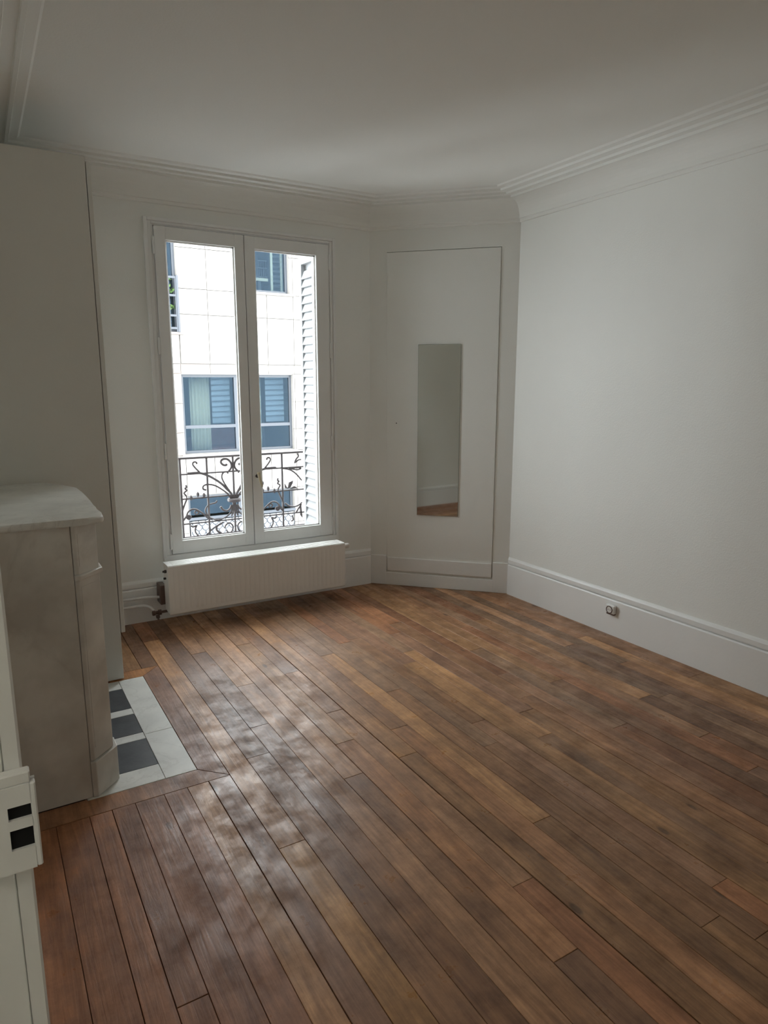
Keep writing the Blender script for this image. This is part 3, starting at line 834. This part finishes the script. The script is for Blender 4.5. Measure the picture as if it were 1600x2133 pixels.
# ------------------------------------------------------------------ hallway behind the viewer
HX0, HY0, HY1 = -1.55, -0.9, 1.5
hall = [('floor_hall', (HX0, -0.21, HY0, HY1, -0.2, -0.003), M['closet']), ('ceiling_hall', (HX0, -0.21, HY0, HY1, 2.69, 2.8), M['ceiling']),
        ('wall_hall_far', (HX0 - 0.1, HX0, HY0, HY1, -0.2, 2.8), M['wall']), ('wall_hall_near', (HX0 - 0.1, -0.21, HY0 - 0.1, HY0, -0.2, 2.8), M['wall']),
        ('wall_hall_end', (HX0 - 0.1, -0.21, HY1, HY1 + 0.1, -0.2, 2.8), M['wall'])]
for nm, d, m in hall:
    tag(bx(nm, d, m), kind='structure')
bx_th = tag(bx('threshold', (-0.21, -0.012, DY0, DY1 - 0.004, -0.021, 0.001), M['gloss']), kind='structure')
def fill_globe(x, y, r, power, label):                        # unseen globes added as fill light behind the viewer
    lamp = thing('added_fill_lamp', label, 'lamp', (x, y, ZC))
    bm = bmesh.new(); lathe(bm, [(0.06, 0.0), (0.06, -0.02), (0.05, -0.03)], (x, y, ZC), (0, 0, 1), 20)
    obj('fill_lamp_base', bm, M['white_pl'], lamp)
    gm = bpy.data.materials.new('fill_lamp_glow'); gm.use_nodes = True
    gb = gm.node_tree.nodes['Principled BSDF']
    gb.inputs['Base Color'].default_value = (0.8, 0.78, 0.72, 1)
    gb.inputs['Emission Color'].default_value = (1.0, 0.93, 0.82, 1)
    gb.inputs['Emission Strength'].default_value = power
    bm = bmesh.new()
    lathe(bm, [(0.045, -0.03)] + [(r * math.sin(t), -0.02 - r + r * math.cos(t)) for t in [R(20 + 155 * k / 12) for k in range(13)]] + [(0.004, -0.02 - 2 * r)], (x, y, ZC), (0, 0, 1), 24)
    obj('fill_lamp_globe', bm, gm, lamp, True)
fill_globe(1.55, -0.75, 0.16, 2.5, 'added fill lamp, a large unseen globe on the bedroom ceiling by the back wall')
fill_globe(-0.75, -0.15, 0.11, 17.0, 'added fill lamp, a small unseen globe on the hallway ceiling')

# ------------------------------------------------------------------ across the street
bm = bmesh.new(); box(bm, -12, 22, YO, 14.0, -5.7, -5.5)
tag(obj('street', bm, M['asphalt']), kind='structure')
FY = 14.0
bld = thing('apartment_building', 'pale stone-clad apartment building across the street with slate-framed windows', 'building', (4.8, FY, -5.5))
WIN = dict(A=(3.61, 6.02, 0.06, 1.67), B=(2.40, 3.62, 2.49, 5.0), C=(4.85, 5.99, 3.36, 5.0), D=(3.62, 5.99, -2.6, -0.82))
bm = bmesh.new()                                             # the wall behind the cladding, open at the windows
xs_ = sorted({-3.0, 18.0} | {v for w_ in WIN.values() for v in w_[:2]})
zs_ = sorted({-5.5, 5.75} | {v for w_ in WIN.values() for v in w_[2:]})
for i in range(len(xs_) - 1):
    for j in range(len(zs_) - 1):
        xm, zm = (xs_[i] + xs_[i + 1]) / 2, (zs_[j] + zs_[j + 1]) / 2
        if any(a < xm < b and c < zm < d for a, b, c, d in WIN.values()): continue
        box(bm, xs_[i], xs_[i + 1], FY + 0.045, FY + 0.35, zs_[j], zs_[j + 1])
obj('masonry', bm, M['stone'], bld)
CX = [1.74, 2.36, 2.98, 3.61, 4.21, 4.85, 5.47, 6.07, 6.68, 7.30, 7.92]
RZ = [-3.2, -2.4, -1.6, -0.80, 0.03, 0.50, 1.09, 1.685, 1.88, 2.84, 3.33, 4.10, 4.90, 5.70]
def minus(r, w_):
    a, b, c, d = r; p, q, s, t = w_
    if b <= p or a >= q or d <= s or c >= t: return [r]
    o = []
    if a < p: o.append((a, p, c, d))
    if b > q: o.append((q, b, c, d))
    m0, m1 = max(a, p), min(b, q)
    if c < s: o.append((m0, m1, c, s))
    if d > t: o.append((m0, m1, t, d))
    return o
for i in range(len(CX) - 1):
    for j in range(len(RZ) - 1):
        rs = [(CX[i], CX[i + 1], RZ[j], RZ[j + 1])]
        for w_ in WIN.values():
            rs = [q for r in rs for q in minus(r, w_)]
        for (a, b, c, d) in rs:
            if b - a < 0.05 or d - c < 0.03: continue
            back = 0.022 if RZ[j] == 1.685 else rnd.uniform(0, 0.006)
            m = M['stone2'] if (RZ[j] == 1.685 and b < 4.3) or (i == 2 and 0 < c < 1.6) else M['stone']
            bx('cladding_slab', (a + 0.005, b - 0.005, FY + back, FY + 0.045, c + 0.005, d - 0.005), m, bld, 0.003)
for (a, b, c, d) in ((3.55, 6.08, 0.005, 0.055), (2.3, 3.70, 2.44, 2.488), (4.80, 6.10, 3.31, 3.358)):
    bx('window_sill', (a, b, FY - 0.06, FY + 0.12, c, d), M['stone2'] if a < 3 else M['stone'], bld, 0.006)
def fwin(key, mull=(), trans=None, room=M['greywall']):
    a, b, c, d = WIN[key]
    y0, y1 = FY + 0.11, FY + 0.17
    bm = bmesh.new()
    t = 0.055
    box(bm, a, a + t, y0, y1, c, d); box(bm, b - t, b, y0, y1, c, d)
    box(bm, a + t, b - t, y0, y1, c, c + t); box(bm, a + t, b - t, y0, y1, d - t, d)
    for (p, q) in mull: box(bm, p, q, y0 - 0.01, y1, c + t, d - t)
    if trans: box(bm, a + t, b - t, y0 - 0.012, y1 - 0.002, *trans)
    wf = obj('window', bm, M['alu'], bld)
    ex = [a + t] + [v for p in mull for v in p] + [b - t]
    ez = [c + t] + (list(trans) if trans else []) + [d - t]
    for i in range(0, len(ex), 2):
        for j in range(0, len(ez), 2):
            bx('pane', (ex[i], ex[i + 1], FY + 0.135, FY + 0.142, ez[j], ez[j + 1]), M['fglass'], wf)
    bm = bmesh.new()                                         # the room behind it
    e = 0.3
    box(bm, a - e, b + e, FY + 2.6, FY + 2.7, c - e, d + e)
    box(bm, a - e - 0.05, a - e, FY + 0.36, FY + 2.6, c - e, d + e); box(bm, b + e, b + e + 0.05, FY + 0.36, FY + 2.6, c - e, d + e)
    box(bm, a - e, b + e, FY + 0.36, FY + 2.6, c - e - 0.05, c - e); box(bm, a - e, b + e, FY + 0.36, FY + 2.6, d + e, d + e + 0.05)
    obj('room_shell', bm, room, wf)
    return wf
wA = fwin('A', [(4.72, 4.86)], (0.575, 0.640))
wB = fwin('B', [(3.0, 3.06)], None, M['refl_blue'])
wC = fwin('C', [(5.14, 5.22)], None, M['refl_blue'])
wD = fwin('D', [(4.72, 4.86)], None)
# dark slats and a blue sheet imitate reflections in the long window
for (xa, xb) in ((4.30, 4.70), (5.50, 5.93)):
    for k in range(8):
        zz = 0.78 + 0.112 * k
        bm = bmesh.new()
        vv = box(bm, xa, xb, FY + 0.30, FY + 0.325, zz - 0.006, zz + 0.006)
        for v in bm.verts: v.co.z += 0.03 * (v.co.x - xa)
        obj('reflected_slat', bm, M['alu'], wA)
    bx('reflection_backing', (xa, xb, FY + 0.335, FY + 0.34, 0.66, 1.66), M['refl_blue'], wA)
def curtain(x0, x1, y, z0, z1, label):
    bm = bmesh.new()
    n = 28
    rows = []
    for zz in (z0, (z0 + z1) / 2, z1):
        rows.append([(bm.verts.new((x0 + (x1 - x0) * k / n, y + 0.03 * math.sin(k * 1.25), zz)), bm.verts.new((x0 + (x1 - x0) * k / n, y + 0.006 + 0.03 * math.sin(k * 1.25), zz))) for k in range(n + 1)])
    for a, b in zip(rows, rows[1:]):
        for k in range(n):
            for s in (0, 1): bm.faces.new((a[k][s], a[k + 1][s], b[k + 1][s], b[k][s]))
    for row in (rows[0], rows[-1]):
        for k in range(n): bm.faces.new((row[k][0], row[k + 1][0], row[k + 1][1], row[k][1]))
    for e_ in (0, n):
        for a, b in zip(rows, rows[1:]): bm.faces.new((a[e_][0], a[e_][1], b[e_][1], b[e_][0]))
    return tag(obj('curtain', bm, M['curtain'], None, True), label, 'curtain')
curtain(3.86, 4.28, FY + 0.42, -0.238, 1.90, 'narrow pale curtain in the long window below the guarded upper window across the street')
curtain(4.92, 5.42, FY + 0.42, -0.238, 1.90, 'wider pale curtain in the long window below the imitated louvre reflection across the street')
sofa = thing('sofa', 'brick red sofa inside the room across the street', 'sofa', (4.75, FY + 1.1, -0.24))
bx('seat', (4.15, 5.35, FY + 0.75, FY + 1.4, -0.24, 0.10), M['red'], sofa, 0.05, 2)
bx('backrest', (4.15, 5.35, FY + 1.25, FY + 1.48, 0.10, 0.50), M['red'], sofa, 0.05, 2)
for xa in (4.02, 5.35): bx('armrest', (xa, xa + 0.13, FY + 0.75, FY + 1.48, -0.24, 0.30), M['red'], sofa, 0.04, 2)
# guard panel with fish-scale ironwork below
bx('guard_panel', (3.64, 5.97, FY + 0.02, FY + 0.03, -2.58, -1.36), M['shutter'], bld)
bx('guard_rail', (3.60, 6.01, FY - 0.02, FY + 0.03, -1.335, -1.275), M['alu'], bld, 0.004)
bm = bmesh.new()
cw = 0.145
for r_ in range(7):
    for k in range(17):
        cx_ = 3.66 + cw * (k + 0.5 * (r_ % 2)) + cw / 2
        if cx_ + cw / 2 > 5.98: continue
        zc = -1.36 - 0.105 * r_
        tube(bm, [(cx_ + cw / 2 * math.cos(t), FY + 0.008, zc - 0.105 * math.sin(t)) for t in [math.pi * q / 8 for q in range(9)]], 0.010, 4)
sg = obj('scale_grille', bm, M['alu'], bld)
sg['kind'] = 'stuff'
# french balcony of the upper window, with a plant
gr = thing('guard_railing', 'dark metal guard of the upper window across the street', 'railing', (3.1, FY - 0.05, 2.49))
for zz in (3.52, 3.18, 2.80, 2.56): bx('rail', (2.42, 3.60, FY - 0.06, FY - 0.03, zz - 0.02, zz + 0.02), M['alu'], gr)
for k in range(9): bx('post', (2.44 + 0.14 * k, 2.47 + 0.14 * k, FY - 0.058, FY - 0.032, 2.488, 3.52), M['alu'], gr)
bx('post', (3.585, 3.625, FY - 0.075, FY - 0.025, 2.49, 3.56), M['alu'], gr)
pt = thing('potted_plant', 'leafy green plant in a pot behind the upper guard across the street', 'plant', (3.36, FY + 0.03, 2.49))
bm = bmesh.new(); lathe(bm, [(0.055, 0), (0.075, 0.28), (0.082, 0.28), (0.082, 0.32)], (3.36, FY + 0.024, 2.49), (0, 0, 1), 14)
obj('pot', bm, M['terracotta'], pt)
bm = bmesh.new()
for k in range(110):
    a, h_ = rnd.uniform(0, 6.28), rnd.uniform(0, 1)
    r_ = 0.24 * math.sqrt(rnd.random()) * (1 - 0.5 * h_)
    c_ = Vector((3.36 + r_ * math.cos(a), FY + 0.035 + 0.12 * r_ * math.sin(a), 2.9 + 0.72 * h_))
    d_ = Vector((rnd.uniform(-1, 1), rnd.uniform(-.4, .4), rnd.uniform(-.2, 1))).normalized() * 0.085
    s_ = d_.cross(Vector((rnd.uniform(-1, 1), rnd.uniform(-1, 1), rnd.uniform(-1, 1)))).normalized() * 0.025
    v_ = [bm.verts.new(c_), bm.verts.new(c_ + d_ * .5 + s_), bm.verts.new(c_ + d_), bm.verts.new(c_ + d_ * .5 - s_)]
    bm.faces.new(v_)
fo = obj('foliage', bm, M['leaf'], pt); fo['kind'] = 'stuff'
bm = bmesh.new()
tube(bm, [(3.36, FY + 0.024, 2.78), (3.37, FY + 0.03, 3.1), (3.35, FY + 0.03, 3.5)], 0.012, 6)
obj('stem', bm, M['terracotta'], pt)
# louvres and a lattice built to imitate reflections in the upper right window
ls = thing('louvre_reflection', 'pale louvred panel imitating a reflection in the square upper window across the street', 'shutter', (5.8, FY + 0.3, 3.36))
bm = bmesh.new()
for xa in (5.68, 5.90): box(bm, xa, xa + 0.05, FY + 0.26, FY + 0.30, 3.37, 4.95)
obj('frame', bm, M['curtain'], ls)
for k in range(15): bx('slat', (5.73, 5.90, FY + 0.265, FY + 0.295, 3.42 + 0.1 * k, 3.465 + 0.1 * k), M['alu'], ls)
gw = thing('railing_reflection', 'small dark lattice imitating a reflected railing in the square upper window across the street', 'grille', (5.48, FY + 0.4, 3.66))
for k in range(7): bx('bar', (5.32 + 0.05 * k, 5.332 + 0.05 * k, FY + 0.40, FY + 0.412, 3.72, 4.06), M['alu'], gw)
for zz in (3.72, 3.9, 4.05): bx('rail', (5.30, 5.65, FY + 0.39, FY + 0.40, zz, zz + 0.02), M['alu'], gw)
bx('ledge', (5.28, 5.66, FY + 0.36, FY + 0.46, 3.64, 3.70), M['curtain'], gw)
bx('foot', (5.44, 5.50, FY + 0.38, FY + 0.44, 3.06, 3.64), M['alu'], gw)
